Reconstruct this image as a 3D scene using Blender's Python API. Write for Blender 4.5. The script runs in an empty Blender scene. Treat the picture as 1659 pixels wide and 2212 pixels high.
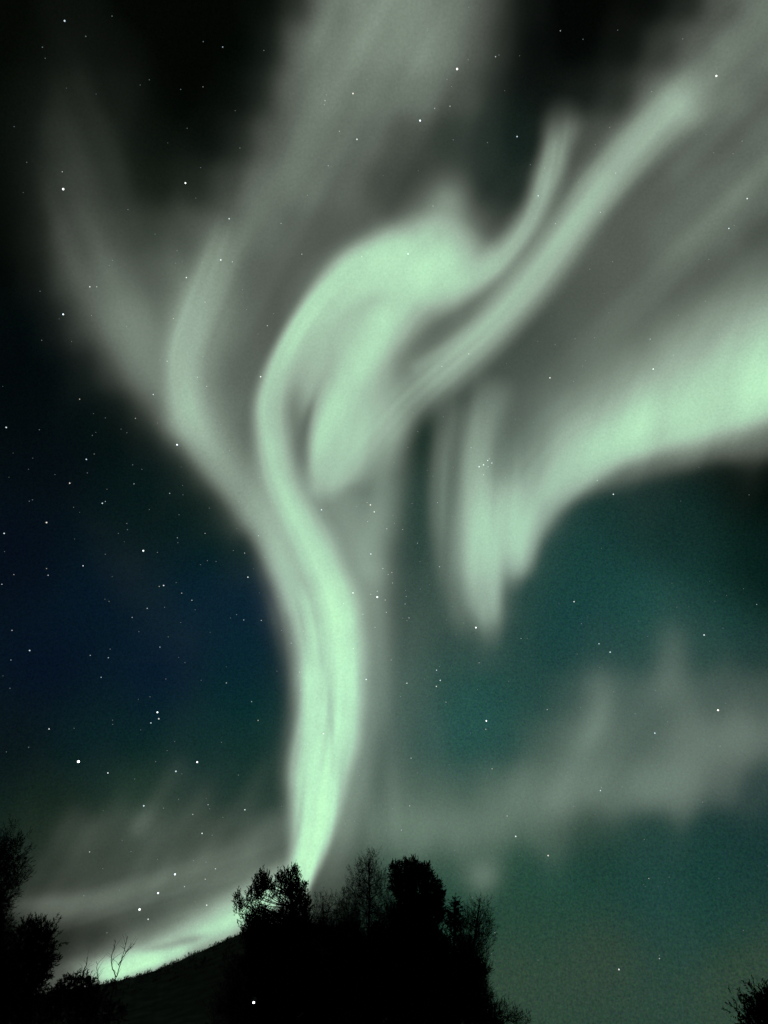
import bpy, math, random
import numpy as np

rng = np.random.default_rng(7)
random.seed(7)
scene = bpy.context.scene
C = scene.collection

# ------------------------------------------------------------------ camera
PITCH = math.radians(36.0)
CAM = np.array([0.0, 0.0, 1.6])
cam_d = bpy.data.cameras.new("camera")
cam_d.sensor_fit = 'VERTICAL'
cam_d.sensor_height = 36.0
cam_d.lens = 26.0
cam_d.clip_start = 0.1
cam_d.clip_end = 20000.0
cam = bpy.data.objects.new("camera", cam_d)
C.objects.link(cam)
cam.location = CAM
cam.rotation_euler = (math.pi / 2 + PITCH, 0, 0)
scene.camera = cam

# ------------------------------------------------------------------ world (deep night, sun far under the horizon)
w = bpy.data.worlds.new("World")
scene.world = w
w.use_nodes = True
nt = w.node_tree
sky = nt.nodes.new('ShaderNodeTexSky')
sky.sky_type = 'NISHITA'
sky.sun_disc = False
sky.sun_elevation = math.radians(-12)
sky.sun_rotation = math.radians(180)
nt.links.new(sky.outputs[0], nt.nodes['Background'].inputs[0])
nt.nodes['Background'].inputs[1].default_value = 0.05

scene.view_settings.view_transform = 'Standard'
scene.view_settings.look = 'None'
scene.view_settings.exposure = 0.0
scene.view_settings.gamma = 1.0
scene.cycles.transparent_max_bounces = 64
scene.cycles.max_bounces = 4

# ------------------------------------------------------------------ direction helpers
# (u, v) is a direction in the sky: a tangent-plane chart about the direction 36 deg above north
FU = 0.5 * 2212 * 26.0 / 18.0
CU, CV = 829.5, 1106.0
FW = np.array([0, math.cos(PITCH), math.sin(PITCH)])
UPV = np.array([0, -math.sin(PITCH), math.cos(PITCH)])
RT = np.array([1.0, 0, 0])

def dirs(u, v):
    u = np.asarray(u, float); v = np.asarray(v, float)
    d = FW * FU + (u - CU)[..., None] * RT + (CV - v)[..., None] * UPV
    return d / np.linalg.norm(d, axis=-1, keepdims=True)

def at(u, v, Y):
    d = dirs(u, v)
    return CAM + d * (Y / d[..., 1:2])

def s2l(c):
    c = np.asarray(c, float) / 255.0
    return np.where(c <= 0.04045, c / 12.92, ((c + 0.055) / 1.055) ** 2.4)

# ------------------------------------------------------------------ object helpers
def tag(o, label=None, cat=None, group=None, kind=None):
    if label: o['label'] = label
    if cat: o['category'] = cat
    if group: o['group'] = group
    if kind: o['kind'] = kind
    return o

def link(name, me, mat=None, parent=None):
    o = bpy.data.objects.new(name, me)
    C.objects.link(o)
    if mat: me.materials.append(mat)
    if parent: o.parent = parent
    return o

def empty(name, loc):
    o = bpy.data.objects.new(name, None)
    o.empty_display_size = 0.3
    C.objects.link(o)
    o.location = loc
    return o

def np_mesh(name, verts, faces, smooth=False):
    """faces: int array (n,k)"""
    verts = np.asarray(verts, np.float32); faces = np.asarray(faces, np.int32)
    me = bpy.data.meshes.new(name)
    n, k = faces.shape
    me.vertices.add(len(verts)); me.vertices.foreach_set('co', verts.ravel())
    me.loops.add(n * k); me.loops.foreach_set('vertex_index', faces.ravel())
    me.polygons.add(n)
    me.polygons.foreach_set('loop_start', np.arange(0, n * k, k, dtype=np.int32))
    me.polygons.foreach_set('loop_total', np.full(n, k, np.int32))
    if smooth:
        me.polygons.foreach_set('use_smooth', np.ones(n, bool))
    me.update(calc_edges=True)
    return me

def set_col(me, rgb):
    a = me.color_attributes.new('glow', 'FLOAT_COLOR', 'POINT')
    c = np.ones((len(rgb), 4), np.float32); c[:, :3] = rgb
    a.data.foreach_set('color', c.ravel())

# ------------------------------------------------------------------ materials
def mat_glow(name, transparent, gscale, amp):
    m = bpy.data.materials.new(name); m.use_nodes = True
    t = m.node_tree; t.nodes.clear()
    out = t.nodes.new('ShaderNodeOutputMaterial')
    em = t.nodes.new('ShaderNodeEmission')
    at_ = t.nodes.new('ShaderNodeVertexColor'); at_.layer_name = 'glow'
    tc = t.nodes.new('ShaderNodeTexCoord')
    no = t.nodes.new('ShaderNodeTexNoise'); no.inputs['Scale'].default_value = gscale
    no.inputs['Detail'].default_value = 1.5; no.inputs['Roughness'].default_value = 0.7
    mr = t.nodes.new('ShaderNodeMapRange')
    mr.inputs['From Min'].default_value = 0.25; mr.inputs['From Max'].default_value = 0.75
    mr.inputs['To Min'].default_value = 1 - amp; mr.inputs['To Max'].default_value = 1 + amp
    mr.clamp = False
    t.links.new(tc.outputs['Object'], no.inputs['Vector'])
    t.links.new(no.outputs['Fac'], mr.inputs['Value'])
    if transparent:
        t.links.new(at_.outputs['Color'], em.inputs['Color'])
        t.links.new(mr.outputs['Result'], em.inputs['Strength'])
    else:
        mx = t.nodes.new('ShaderNodeMix'); mx.data_type = 'RGBA'; mx.blend_type = 'MULTIPLY'; mx.inputs[0].default_value = 1.0
        sc_ = t.nodes.new('ShaderNodeMix'); sc_.data_type = 'RGBA'; sc_.blend_type = 'MIX'; sc_.inputs[0].default_value = 0.5
        t.links.new(mr.outputs['Result'], sc_.inputs[6]); 
        vm = t.nodes.new('ShaderNodeVectorMath'); vm.operation = 'SCALE'; vm.inputs['Scale'].default_value = 2.0
        t.links.new(no.outputs['Color'], vm.inputs[0]); t.links.new(vm.outputs[0], sc_.inputs[7])
        t.links.new(at_.outputs['Color'], mx.inputs[6]); t.links.new(sc_.outputs[2], mx.inputs[7])
        t.links.new(mx.outputs[2], em.inputs['Color'])
    if transparent:
        tr = t.nodes.new('ShaderNodeBsdfTransparent')
        ad = t.nodes.new('ShaderNodeAddShader')
        t.links.new(em.outputs[0], ad.inputs[0]); t.links.new(tr.outputs[0], ad.inputs[1])
        t.links.new(ad.outputs[0], out.inputs['Surface'])
    else:
        t.links.new(em.outputs[0], out.inputs['Surface'])
    m.cycles.emission_sampling = 'NONE'
    return m

def mat_emit(name, col, strength):
    m = bpy.data.materials.new(name); m.use_nodes = True
    t = m.node_tree; t.nodes.clear()
    out = t.nodes.new('ShaderNodeOutputMaterial'); em = t.nodes.new('ShaderNodeEmission')
    em.inputs[0].default_value = (*col, 1); em.inputs[1].default_value = strength
    t.links.new(em.outputs[0], out.inputs['Surface'])
    m.cycles.emission_sampling = 'NONE'
    return m

def mat_diff(name, c1, c2, scale, rough=0.95):
    m = bpy.data.materials.new(name); m.use_nodes = True
    t = m.node_tree; b = t.nodes['Principled BSDF']
    b.inputs['Roughness'].default_value = rough
    b.inputs['Specular IOR Level'].default_value = 0.1
    tc = t.nodes.new('ShaderNodeTexCoord')
    no = t.nodes.new('ShaderNodeTexNoise'); no.inputs['Scale'].default_value = scale
    no.inputs['Detail'].default_value = 5
    cr = t.nodes.new('ShaderNodeValToRGB')
    cr.color_ramp.elements[0].position = 0.35; cr.color_ramp.elements[1].position = 0.68
    cr.color_ramp.elements[0].color = (*c1, 1); cr.color_ramp.elements[1].color = (*c2, 1)
    t.links.new(tc.outputs['Object'], no.inputs['Vector'])
    t.links.new(no.outputs['Fac'], cr.inputs['Fac'])
    t.links.new(cr.outputs['Color'], b.inputs['Base Color'])
    return m

M_SKY = mat_glow('night_sky', False, 0.07, 0.5)
M_AUR = mat_glow('aurora_glow', True, 0.085, 0.12)
M_NEEDLE = mat_diff('pine_needles', (0.012, 0.022, 0.010), (0.028, 0.042, 0.018), 3.0)
M_SPRUCE = mat_diff('spruce_needles', (0.010, 0.020, 0.012), (0.022, 0.036, 0.020), 3.0)
M_TWIG = mat_diff('twig_bark', (0.018, 0.016, 0.013), (0.04, 0.035, 0.028), 4.0)
M_BARK = mat_diff('trunk_bark', (0.02, 0.016, 0.012), (0.05, 0.04, 0.03), 6.0)
M_GROUND = mat_diff('ground_cover', (0.03, 0.035, 0.025), (0.07, 0.075, 0.06), 0.8)
M_HILL = mat_diff('hill_forest', (0.03, 0.038, 0.028), (0.085, 0.10, 0.07), 0.35)
M_METAL = mat_diff('painted_metal', (0.02, 0.02, 0.02), (0.03, 0.03, 0.03), 5.0, 0.5)

# ================================================================== SKY DOME
R_SKY = 6000.0
BASE = np.array([
 (50,50,4,6,4),(300,150,3,5,3),(430,150,2,3,2),(450,20,3,4,2),(1200,100,2,4,3),(1300,30,3,5,3),(1250,230,10,18,14),(1080,330,8,26,22),
 (560,150,2,8,5),(20,500,2,4,3),(300,400,6,12,8),(330,520,8,20,13),
 (20,800,2,6,9),(50,900,3,8,12),(100,1000,4,10,18),(260,900,4,13,14),(300,1100,6,19,24),(200,1300,5,18,36),(450,1300,7,25,46),(580,1300,5,26,54),
 (450,1050,4,20,20),(520,1150,5,26,28),(40,1200,4,10,24),
 (100,1450,4,12,32),(350,1450,5,18,42),(550,1450,6,28,46),(200,1600,8,26,36),(450,1600,10,34,42),(560,1550,8,38,44),(30,1600,8,16,24),(300,1720,14,38,34),(100,1750,12,26,22),
 (560,1680,10,36,36),(200,1850,16,26,22),(450,1850,18,30,26),
 (900,950,8,36,28),(890,1100,12,56,46),(950,1300,22,64,54),(900,1500,26,72,62),(1000,1550,20,82,74),(1200,1250,14,66,58),(1250,1330,14,66,62),
 (1450,1150,8,46,40),(1650,1040,3,12,8),(1640,1250,4,26,22),(1400,1300,18,76,68),(1550,1350,14,68,60),(1650,1450,16,56,50),(1600,1700,18,54,50),
 (1650,1800,14,58,60),(1500,1860,16,66,64),(1250,1830,20,62,56),(1200,1900,20,80,72),(1420,1920,18,72,72),(1100,1850,24,78,66),
 (1300,2060,46,74,64),(1600,2110,46,76,64),(1100,2110,44,76,64),(1500,1980,20,70,66),(1150,1980,28,72,60),(900,1830,24,76,64),(700,1950,20,44,36),
 (150,2000,12,15,11),(20,2100,3,6,4),(700,1300,10,30,24),(900,500,10,20,16),(700,700,10,18,14),(1400,600,16,26,20),(1500,900,10,22,18)], float)

def base_rgb(u, v):
    u = u.ravel(); v = v.ravel()
    out = np.zeros((len(u), 3))
    lin = BASE[:, 2:5].copy()
    left = BASE[:, 0] < 700
    lin[left] *= np.array([1.2, 1.3, 1.05])
    lin[~left & (lin[:, 1] > 40), 0] += 7; lin[~left & (lin[:, 1] > 40), 2] += 3; lin[~left & (lin[:, 1] > 40), 0] += 5
    lowr = (BASE[:, 1] > 1780) & ~left
    lin[lowr] *= np.array([.88, .93, .83])
    for s in range(0, len(u), 20000):
        d2 = (u[s:s+20000, None] - BASE[:, 0]) ** 2 + (v[s:s+20000, None] - BASE[:, 1]) ** 2
        wg = 1.0 / (d2 + 90.0 ** 2) ** 1.7
        out[s:s+20000] = (wg @ lin) / wg.sum(1, keepdims=True)
    return s2l(out)

naz, nel = 360, 110
az = np.linspace(0, 2 * math.pi, naz, endpoint=False)
el = np.linspace(math.radians(-6), math.radians(90), nel)
A, E = np.meshgrid(az, el)
D = np.stack([np.sin(A) * np.cos(E), np.cos(A) * np.cos(E), np.sin(E)], -1).reshape(-1, 3)
f = D @ FW
ok = f > 0.25
uu = np.where(ok, CU + FU * (D @ RT) / np.maximum(f, 0.25), -400)
vv = np.where(ok, CV - FU * (D @ UPV) / np.maximum(f, 0.25), -400)
over = np.maximum.reduce([-uu, uu - 1659, -vv, vv - 2212, np.zeros_like(uu)])
over = np.where(ok, over, 3000)
fade = np.clip(over / 900.0, 0, 1)[:, None]
rgb = base_rgb(np.clip(uu, -60, 1720), np.clip(vv, -60, 2270)) * (1 - fade) + s2l([3, 7, 9]) * fade
idx = np.arange(naz * nel).reshape(nel, naz)
nx = np.roll(idx, -1, axis=1)
F = np.stack([idx[:-1], nx[:-1], nx[1:], idx[1:]], -1).reshape(-1, 4)
me = np_mesh('sky', D * R_SKY, F, True)
set_col(me, rgb)
tag(link('sky', me, M_SKY), kind='structure')

# ================================================================== AURORA
STEP = 5.0
gu = np.arange(-160, 1830, STEP); gv = np.arange(-160, 2290, STEP)
GU, GV = np.meshgrid(gu, gv)

def spline(P, n=14):
    P = np.asarray(P, float)
    Q = np.vstack([2 * P[0] - P[1], P, 2 * P[-1] - P[-2]])
    Q[0, 2:] = P[0, 2:]; Q[-1, 2:] = P[-1, 2:]
    out = []
    for i in range(1, len(Q) - 2):
        p0, p1, p2, p3 = Q[i-1], Q[i], Q[i+1], Q[i+2]
        for t in np.arange(n) / n:
            out.append(0.5 * ((2*p1) + (-p0+p2)*t + (2*p0-5*p1+4*p2-p3)*t*t + (-p0+3*p1-3*p2+p3)*t**3))
    out.append(P[-1])
    return np.array(out)

FILN = np.random.default_rng(11).random((256, 64))
def fil_noise(a, b):
    xi = np.floor(a).astype(int); yi = np.floor(b).astype(int); fx = a-xi; fy = b-yi
    fx = fx*fx*(3-2*fx); fy = fy*fy*(3-2*fy)
    g = lambda i, j: FILN[i % 256, j % 64]
    return (g(xi, yi)*(1-fx)+g(xi+1, yi)*fx)*(1-fy) + (g(xi, yi+1)*(1-fx)+g(xi+1, yi+1)*fx)*fy

def stroke(P, pl=2.0, pr=2.0, fil=0.0, fs=9.0, fl=160.0, seed=0):
    """P rows: u, v, half-width left of travel, half-width right of travel, brightness"""
    S = spline(P)
    S[:, 2:4] = np.maximum(S[:, 2:4], 3); S[:, 4] = np.maximum(S[:, 4], 0)
    W = S[:, 2:4].max() * 2.6
    u0, u1 = S[:, 0].min() - W, S[:, 0].max() + W
    v0, v1 = S[:, 1].min() - W, S[:, 1].max() + W
    iu = np.where((gu >= u0) & (gu <= u1))[0]; iv = np.where((gv >= v0) & (gv <= v1))[0]
    res = np.zeros_like(GU)
    if len(iu) == 0 or len(iv) == 0: return res
    X = GU[iv[0]:iv[-1]+1, iu[0]:iu[-1]+1]; Y = GV[iv[0]:iv[-1]+1, iu[0]:iu[-1]+1]
    best = np.full(X.shape, -1.0)
    dens = np.zeros(X.shape); acc = np.zeros(X.shape)
    arc = 0.0; bs = np.zeros(X.shape); ba = np.zeros(X.shape)
    bd = np.full(X.shape, 1e18); bw = np.ones(X.shape); bp = np.full(X.shape, 2.0); bi = np.zeros(X.shape)
    for a, b in zip(S[:-1], S[1:]):
        dx, dy = b[0]-a[0], b[1]-a[1]
        L2 = dx*dx + dy*dy + 1e-9
        t = np.clip(((X-a[0])*dx + (Y-a[1])*dy) / L2, 0, 1)
        ex = X - a[0] - t*dx; ey = Y - a[1] - t*dy
        d2 = ex*ex + ey*ey
        side = dx*ey - dy*ex                   # >0: right of travel (v grows downward)
        m = d2 < bd
        bd = np.where(m, d2, bd)
        k = 1/(1+np.exp(-np.clip(side/np.sqrt(L2)/4.0, -30, 30)))
        wl = a[2] + t*(b[2]-a[2]); wr = a[3] + t*(b[3]-a[3])
        bw = np.where(m, wl*(1-k) + wr*k, bw)
        bp = np.where(m, pl*(1-k) + pr*k, bp)
        bi = np.where(m, a[4] + t*(b[4]-a[4]), bi)
        if fil:
            L = math.sqrt(L2); bs = np.where(m, side/L, bs); ba = np.where(m, arc + t*L, ba); arc += L
    val = bi * np.exp(-(np.sqrt(bd)/bw)**bp)
    if fil:
        q = 0.6*fil_noise(bs/fs + 40 + seed*17, ba/fl + seed*5) + 0.4*fil_noise(bs/(fs*2.3) + 90 + seed*13, ba/(fl*1.6) + seed*3)
        val = val*(1 + fil*(q-0.5)*2)
    res[iv[0]:iv[-1]+1, iu[0]:iu[-1]+1] = val
    return res

def blob(u, v, a, b, ang, I, p=2.0):
    c, s = math.cos(math.radians(ang)), math.sin(math.radians(ang))
    x = (GU-u)*c + (GV-v)*s; y = -(GU-u)*s + (GV-v)*c
    return I * np.exp(-((x/a)**2 + (y/b)**2)**(p/2))

def screen(*a):
    r = np.ones_like(GU)
    for x in a: r = r * (1 - np.clip(x, 0, 0.98))
    return 1 - r

def vnoise(scale, seed, stretch=(1, 1)):
    r = np.random.default_rng(seed)
    n = 64
    g = r.random((n, n))
    x = (GU*stretch[0]/scale) % n; y = (GV*stretch[1]/scale) % n
    xi = x.astype(int); yi = y.astype(int); fx = x-xi; fy = y-yi
    fx = fx*fx*(3-2*fx); fy = fy*fy*(3-2*fy)
    a = g[yi % n, xi % n]; b = g[yi % n, (xi+1) % n]; c = g[(yi+1) % n, xi % n]; d = g[(yi+1) % n, (xi+1) % n]
    return (a*(1-fx)+b*fx)*(1-fy) + (c*(1-fx)+d*fx)*fy

def streaks(ang, across, along, seed):
    c, s_ = math.cos(math.radians(ang)), math.sin(math.radians(ang))
    a = (GU*c + GV*s_); b = (-GU*s_ + GV*c)
    return 0.6*fil_noise(b/across + 500 + 31*seed, a/along + 90 + 7*seed) + 0.4*fil_noise(b/(across*2.2) + 700 + 31*seed, a/(along*1.5) + 50 + 7*seed)
exec_bands = []
def band(label, V):
    exec_bands.append((label, V))

#AURORA_BEGIN
# ---- diffuse glow between the bands, measured on a loose lattice of directions: v, then pairs u:brightness
DIFF = '''
-120 0:.0 150:.02 300:0 450:0 560:.02 650:.2 720:.44 800:.5 900:.52 980:.45 1060:.34 1120:.12 1180:.02 1300:0 1440:.04 1560:.24 1660:.44 1760:.46
0 0:0 150:.04 300:0 450:0 560:.02 640:.14 700:.42 800:.50 900:.52 980:.45 1040:.36 1090:.24 1130:.05 1250:0 1400:.02 1480:.12 1560:.32 1640:.46 1760:.46
100 0:0 60:.02 150:.06 250:.04 400:0 520:0 580:.08 640:.38 700:.48 800:.51 900:.52 960:.45 1030:.35 1090:.2 1140:.03 1250:0 1350:.06 1430:.22 1500:.38 1580:.46 1650:.44 1760:.42
200 0:.02 60:.04 150:.11 250:.08 380:.02 500:.02 560:.12 620:.38 700:.47 800:.46 900:.43 1000:.33 1080:.2 1120:.05 1160:.04 1260:.08 1330:.16 1400:.34 1480:.42 1560:.46 1650:.37 1760:.36
300 0:.02 40:.05 120:.13 220:.12 330:.04 450:.03 510:.14 580:.34 680:.43 780:.40 880:.30 980:.23 1060:.18 1120:.06 1160:.12 1270:.32 1330:.36 1400:.36 1500:.37 1580:.36 1650:.41 1760:.42
400 0:.02 50:.07 130:.17 230:.14 330:.07 420:.12 480:.26 560:.40 650:.45 740:.38 830:.28 900:.26 980:.30 1060:.18 1110:.12 1180:.3 1260:.36 1400:.34 1500:.40 1600:.42 1650:.37 1760:.36
500 0:.02 70:.08 150:.20 250:.18 330:.15 390:.26 440:.36 570:.43 650:.36 720:.33 800:.36 900:.36 1000:.3 1060:.22 1120:.3 1220:.36 1330:.34 1450:.40 1550:.39 1650:.31 1760:.3
600 0:.0 80:.05 140:.22 240:.24 330:.23 390:.36 470:.36 560:.36 620:.35 680:.36 760:.36 900:.36 1100:.34 1250:.34 1350:.36 1450:.37 1550:.35 1650:.37 1760:.38
700 0:.0 60:.0 120:.06 170:.22 250:.28 320:.29 360:.36 430:.36 500:.40 560:.37 610:.36 700:.36 900:.36 1050:.34 1150:.34 1250:.36 1350:.37 1450:.39 1550:.40 1650:.42 1760:.42
800 0:.0 110:.0 180:.06 235:.22 290:.30 340:.32 400:.34 480:.37 540:.38 650:.36 800:.36 950:.34 1050:.33 1130:.34 1200:.34 1280:.37 1360:.38 1500:.4 1700:.4
900 0:.0 200:.0 255:.05 310:.22 360:.34 420:.36 460:.41 520:.40 600:.36 750:.36 840:.3 880:.12 915:.03 945:.14 985:.33 1030:.34 1090:.34 1150:.37 1210:.38 1350:.38 1500:.34 1600:.26 1700:.2
960 0:.0 250:.0 310:.04 370:.2 415:.34 470:.38 540:.4 650:.36 760:.38 840:.36 870:.16 900:.02 925:.10 955:.32 1000:.34 1080:.38 1130:.38 1200:.36 1300:.32 1400:.28 1500:.22 1600:.16 1700:.14
1030 0:.0 330:.0 385:.06 430:.26 480:.38 530:.42 600:.4 700:.38 800:.42 850:.34 880:.10 905:.02 930:.2 960:.33 1000:.34 1080:.44 1120:.44 1180:.38 1280:.26 1340:.14 1420:.06 1550:.02 1700:.0
1100 0:.0 400:.0 450:.04 490:.22 530:.40 600:.42 680:.4 770:.42 820:.37 850:.28 880:.08 905:.03 930:.22 960:.32 1000:.36 1080:.44 1130:.42 1190:.30 1240:.10 1300:.0 1500:.0 1700:.0
1200 0:.0 450:.0 530:.04 570:.28 610:.42 680:.42 760:.44 800:.36 840:.24 870:.14 910:.10 940:.16 975:.30 1020:.34 1080:.4 1140:.3 1180:.10 1250:.0 1500:.0 1700:.0
1300 0:.0 540:.0 585:.04 620:.30 660:.40 760:.42 800:.38 835:.25 870:.14 930:.10 975:.18 1020:.3 1060:.32 1110:.22 1150:.07 1220:.0 1350:.02 1450:.06 1600:.02 1700:.0
1400 0:.0 560:.0 605:.06 635:.22 700:.36 780:.40 810:.33 840:.22 880:.15 940:.10 1000:.12 1060:.22 1110:.10 1200:.02 1300:.10 1380:.10 1450:.17 1520:.1 1650:.06 1760:.06
1500 0:.0 540:.0 595:.06 630:.18 700:.32 775:.36 805:.3 840:.23 900:.16 960:.06 1050:.05 1150:.08 1220:.18 1290:.26 1360:.24 1450:.25 1550:.22 1650:.22 1760:.22
1600 0:.0 150:.0 300:.0 430:.05 540:.05 595:.12 620:.18 700:.3 780:.34 840:.24 920:.14 1000:.08 1080:.11 1160:.23 1230:.29 1300:.28 1400:.26 1500:.32 1600:.34 1700:.32
1700 0:.02 100:.04 200:.06 310:.11 390:.14 480:.12 560:.12 615:.18 680:.3 760:.38 830:.28 920:.2 1000:.2 1060:.27 1130:.33 1200:.35 1300:.33 1400:.35 1480:.35 1560:.28 1640:.16 1760:.1
1800 0:.06 60:.10 150:.17 260:.23 320:.26 400:.24 500:.24 580:.26 640:.32 740:.38 820:.33 900:.3 1000:.28 1080:.28 1180:.24 1280:.15 1400:.06 1550:.0 1700:.0
1880 0:.12 60:.18 200:.24 330:.28 450:.30 560:.34 620:.38 700:.36 780:.26 840:.18 950:.12 1040:.16 1120:.06 1300:.0 1600:.0 1760:.0
1950 0:.14 100:.24 250:.26 330:.24 430:.27 500:.32 600:.36 700:.24 850:.1 1000:.06 1100:.06 1300:.03 1600:.0
2010 0:.06 80:.14 200:.20 300:.25 380:.32 480:.36 600:.24 750:.06 900:.0 1100:.08 1300:.05 1600:.02
2070 0:.04 120:.16 200:.26 300:.32 420:.24 560:.08 800:.0 1100:.08 1250:.08 1450:.08 1700:.06
2140 0:.02 120:.10 240:.12 360:.06 600:.0 1100:.06 1400:.08 1700:.06
2260 0:.0 200:.0 500:.0 1000:.0 1300:.06 1700:.05
'''
pts = []
for ln in DIFF.split('\n'):
    p = ln.split()
    if p: pts += [(float(a.split(':')[0]), float(p[0]), float(a.split(':')[1])) for a in p[1:]]
pts = np.array(pts)
Dn = np.zeros_like(GU); Dw = np.zeros_like(GU)
for sg, wgt in ((30.0, 1.0), (52.0, .30), (110.0, 0.004)):
    for u, v, b in pts:
        r = sg*3.2
        i0, i1 = np.searchsorted(gu, [u-r, u+r]); j0, j1 = np.searchsorted(gv, [v-r, v+r])
        # lattice rows are wider apart than columns: kernel is taller than wide
        k = wgt*np.exp(-((GU[j0:j1, i0:i1]-u)**2/(2*sg*sg*.75) + (GV[j0:j1, i0:i1]-v)**2/(2*sg*sg*1.25)))
        Dn[j0:j1, i0:i1] += k*b; Dw[j0:j1, i0:i1] += k
DIF = Dn/np.maximum(Dw, 1e-6)
DIF = screen(DIF, blob(270,590,130,230,-18,.09), blob(900,1330,70,260,0,.07), blob(960,1850,150,100,0,.06), blob(880,1560,120,240,0,.09), blob(930,1760,170,90,0,.10), blob(980,1330,90,130,0,.05), blob(1350,1500,330,160,-12,.03), blob(1400,1740,300,90,-14,.04), blob(230,590,120,190,-20,.08), blob(310,740,80,130,-30,.07), blob(165,320,110,190,0,.06), blob(320,1800,300,120,-8,.06), blob(1085,1150,40,110,4,.12), blob(985,1020,40,140,4,.08), blob(840,60,150,110,0,.06), blob(360,600,60,160,10,.05))

REG = {'left': [(150,250),(180,500),(280,780)], 'wing': [(800,60),(640,320),(500,620),(480,900),(580,1150),(640,1320)],
       'mid': [(850,1150),(840,1450),(800,1700),(720,1880),(800,700)], 'rays': [(970,1000),(1070,1100),(1060,1320)],
       'upper': [(1300,650),(1500,450),(1650,250),(1620,60),(1100,820),(1400,800),(1330,380)], 'band': [(1350,980),(1600,880)],
       'low': [(1150,1730),(1400,1650),(1600,1560),(1450,1420),(1250,1550),(1400,2100)], 'arc': [(150,1920),(350,1880),(500,1820),(300,1740)], 'ridge': [(350,2040),(150,2090),(520,1970)]}
wts = {}
for k_, cs in REG.items():
    wts[k_] = sum(np.exp(-(((GU-a)**2 + (GV-b)**2)/(2*130.0**2)).clip(0, 60)) for a, b in cs) + 1e-12
tot = sum(wts.values())
STK = {'left': (68, 34, 190, 1, .12), 'wing': (-62, 32, 300, 2, .09), 'mid': (86, 26, 260, 3, .12), 'rays': (92, 16, 200, 4, .14), 'upper': (-44, 32, 300, 5, .12),
       'band': (-60, 26, 160, 6, .14), 'low': (-58, 44, 240, 7, .10), 'arc': (-58, 26, 160, 8, .2), 'ridge': (-18, 10, 120, 9, .2)}
def part(k_):
    a_, ac, al, sd, am = STK[k_]
    return (1 - (1 - np.clip(DIF, 0, .9))**(wts[k_]/tot)) * (1 + 2*am*(streaks(a_, ac, al, sd)-.5))

edge = [(130,520,40,60,.04),(190,620,44,70,.10),(255,730,46,80,.16),(325,830,46,80,.18),(390,915,42,70,.20),(445,985,38,60,.20),(505,1060,34,60,.20),(560,1140,32,60,.22),(600,1220,30,50,.24),(628,1300,26,40,.2)]
edge_a = stroke(edge[:5][::-1], 2.4, 2); edge_b = stroke(edge[4:][::-1], 2.4, 2)
band('very faint grey aurora veil at the far left edge of the glow', screen(part('left'), edge_a*.8))

# ---- pale wing
V = screen(part('wing'), edge_b*.9,
    stroke([(770,30,70,80,.0),(700,230,60,60,.06),(640,350,50,50,.08),(570,440,50,50,.06)]),
    stroke([(505,455,40,50,.06),(482,530,44,50,.24),(455,600,48,58,.34),(420,690,50,66,.42),(396,770,40,66,.46),(400,860,38,58,.42),(432,940,40,50,.30),(490,1020,40,56,.22),(550,1100,40,60,.20),(595,1180,34,60,.22),(625,1260,26,50,.14)][::-1], 2.6, 2, fil=.2, fs=13, fl=200, seed=6),
)
band('broad pale grey aurora wing left of the bright ribbon, widening towards the top', V)

# ---- the bright ribbon and its hook
col = stroke([(640,1935,24,22,.5),(652,1885,30,28,.86),(674,1800,42,44,.93),(684,1720,56,60,.90),(690,1650,68,68,.84),(703,1590,72,73,.80),(711,1540,70,76,.80),(715,1480,72,80,.78),(713,1420,76,86,.74),(706,1360,76,96,.68),(694,1300,76,102,.60),(676,1250,72,100,.48),(655,1190,70,86,.36),(628,1130,66,76,.26),(600,1060,60,60,.14),(585,980,54,50,.06),(580,900,50,44,.0)][::-1], 4.5, 3.0, fil=.22, fs=10, fl=150, seed=1)
core = screen(
    stroke([(660,1850,20,22,.5),(690,1760,22,30,.4),(700,1690,20,26,.3),(738,1560,32,32,.36),(742,1470,38,32,.55),(734,1390,38,36,.68),(724,1310,34,42,.70),(700,1240,32,42,.66),(668,1170,33,42,.60),(632,1100,34,44,.59),(602,1030,34,46,.60),(586,960,34,48,.60),(578,890,30,50,.64),(586,830,26,50,.64),(612,760,22,44,.66),(652,690,22,44,.68),(702,625,26,46,.64),(765,570,32,46,.54),(840,535,40,46,.40)], 2.6, 2, fil=.14, fs=9, fl=170, seed=2),
    stroke([(660,1680,26,26,.3),(668,1610,24,24,.5),(674,1530,26,24,.55),(670,1450,28,24,.46),(668,1370,26,22,.2)]),
    stroke([(690,1780,14,14,.1),(708,1700,14,14,.3),(712,1640,12,12,.2)]),
)
core = core * (1 - stroke([(722,1720,8,8,.0),(717,1640,9,9,.5),(719,1570,9,10,.6),(706,1490,11,12,.6),(694,1400,12,14,.5),(676,1310,14,18,.3),(650,1230,16,20,.0)]))
swirl = screen(
    stroke([(708,1095,20,22,.04),(700,1045,40,52,.42),(708,985,50,80,.52),(722,925,68,98,.56),(738,865,100,108,.56),(755,800,124,114,.56),(785,730,130,112,.55),(830,660,124,110,.52),(885,595,104,104,.58),(940,545,84,84,.48),(985,505,60,60,.20),(1010,475,50,50,.0)], 4, 3, fil=.12, fs=14, fl=150, seed=3),
    blob(905,585,150,70,-20,.50), blob(985,590,80,56,-25,.40), blob(800,690,100,60,-58,.22), blob(958,480,62,66,0,.34), blob(965,425,44,46,0,.16),
    stroke([(682,1010,20,26,.22),(698,930,20,34,.40),(742,840,24,38,.34),(800,760,30,36,.34),(850,690,30,40,.3)]),
    blob(800,545,120,36,-26,.20),
)
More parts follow.
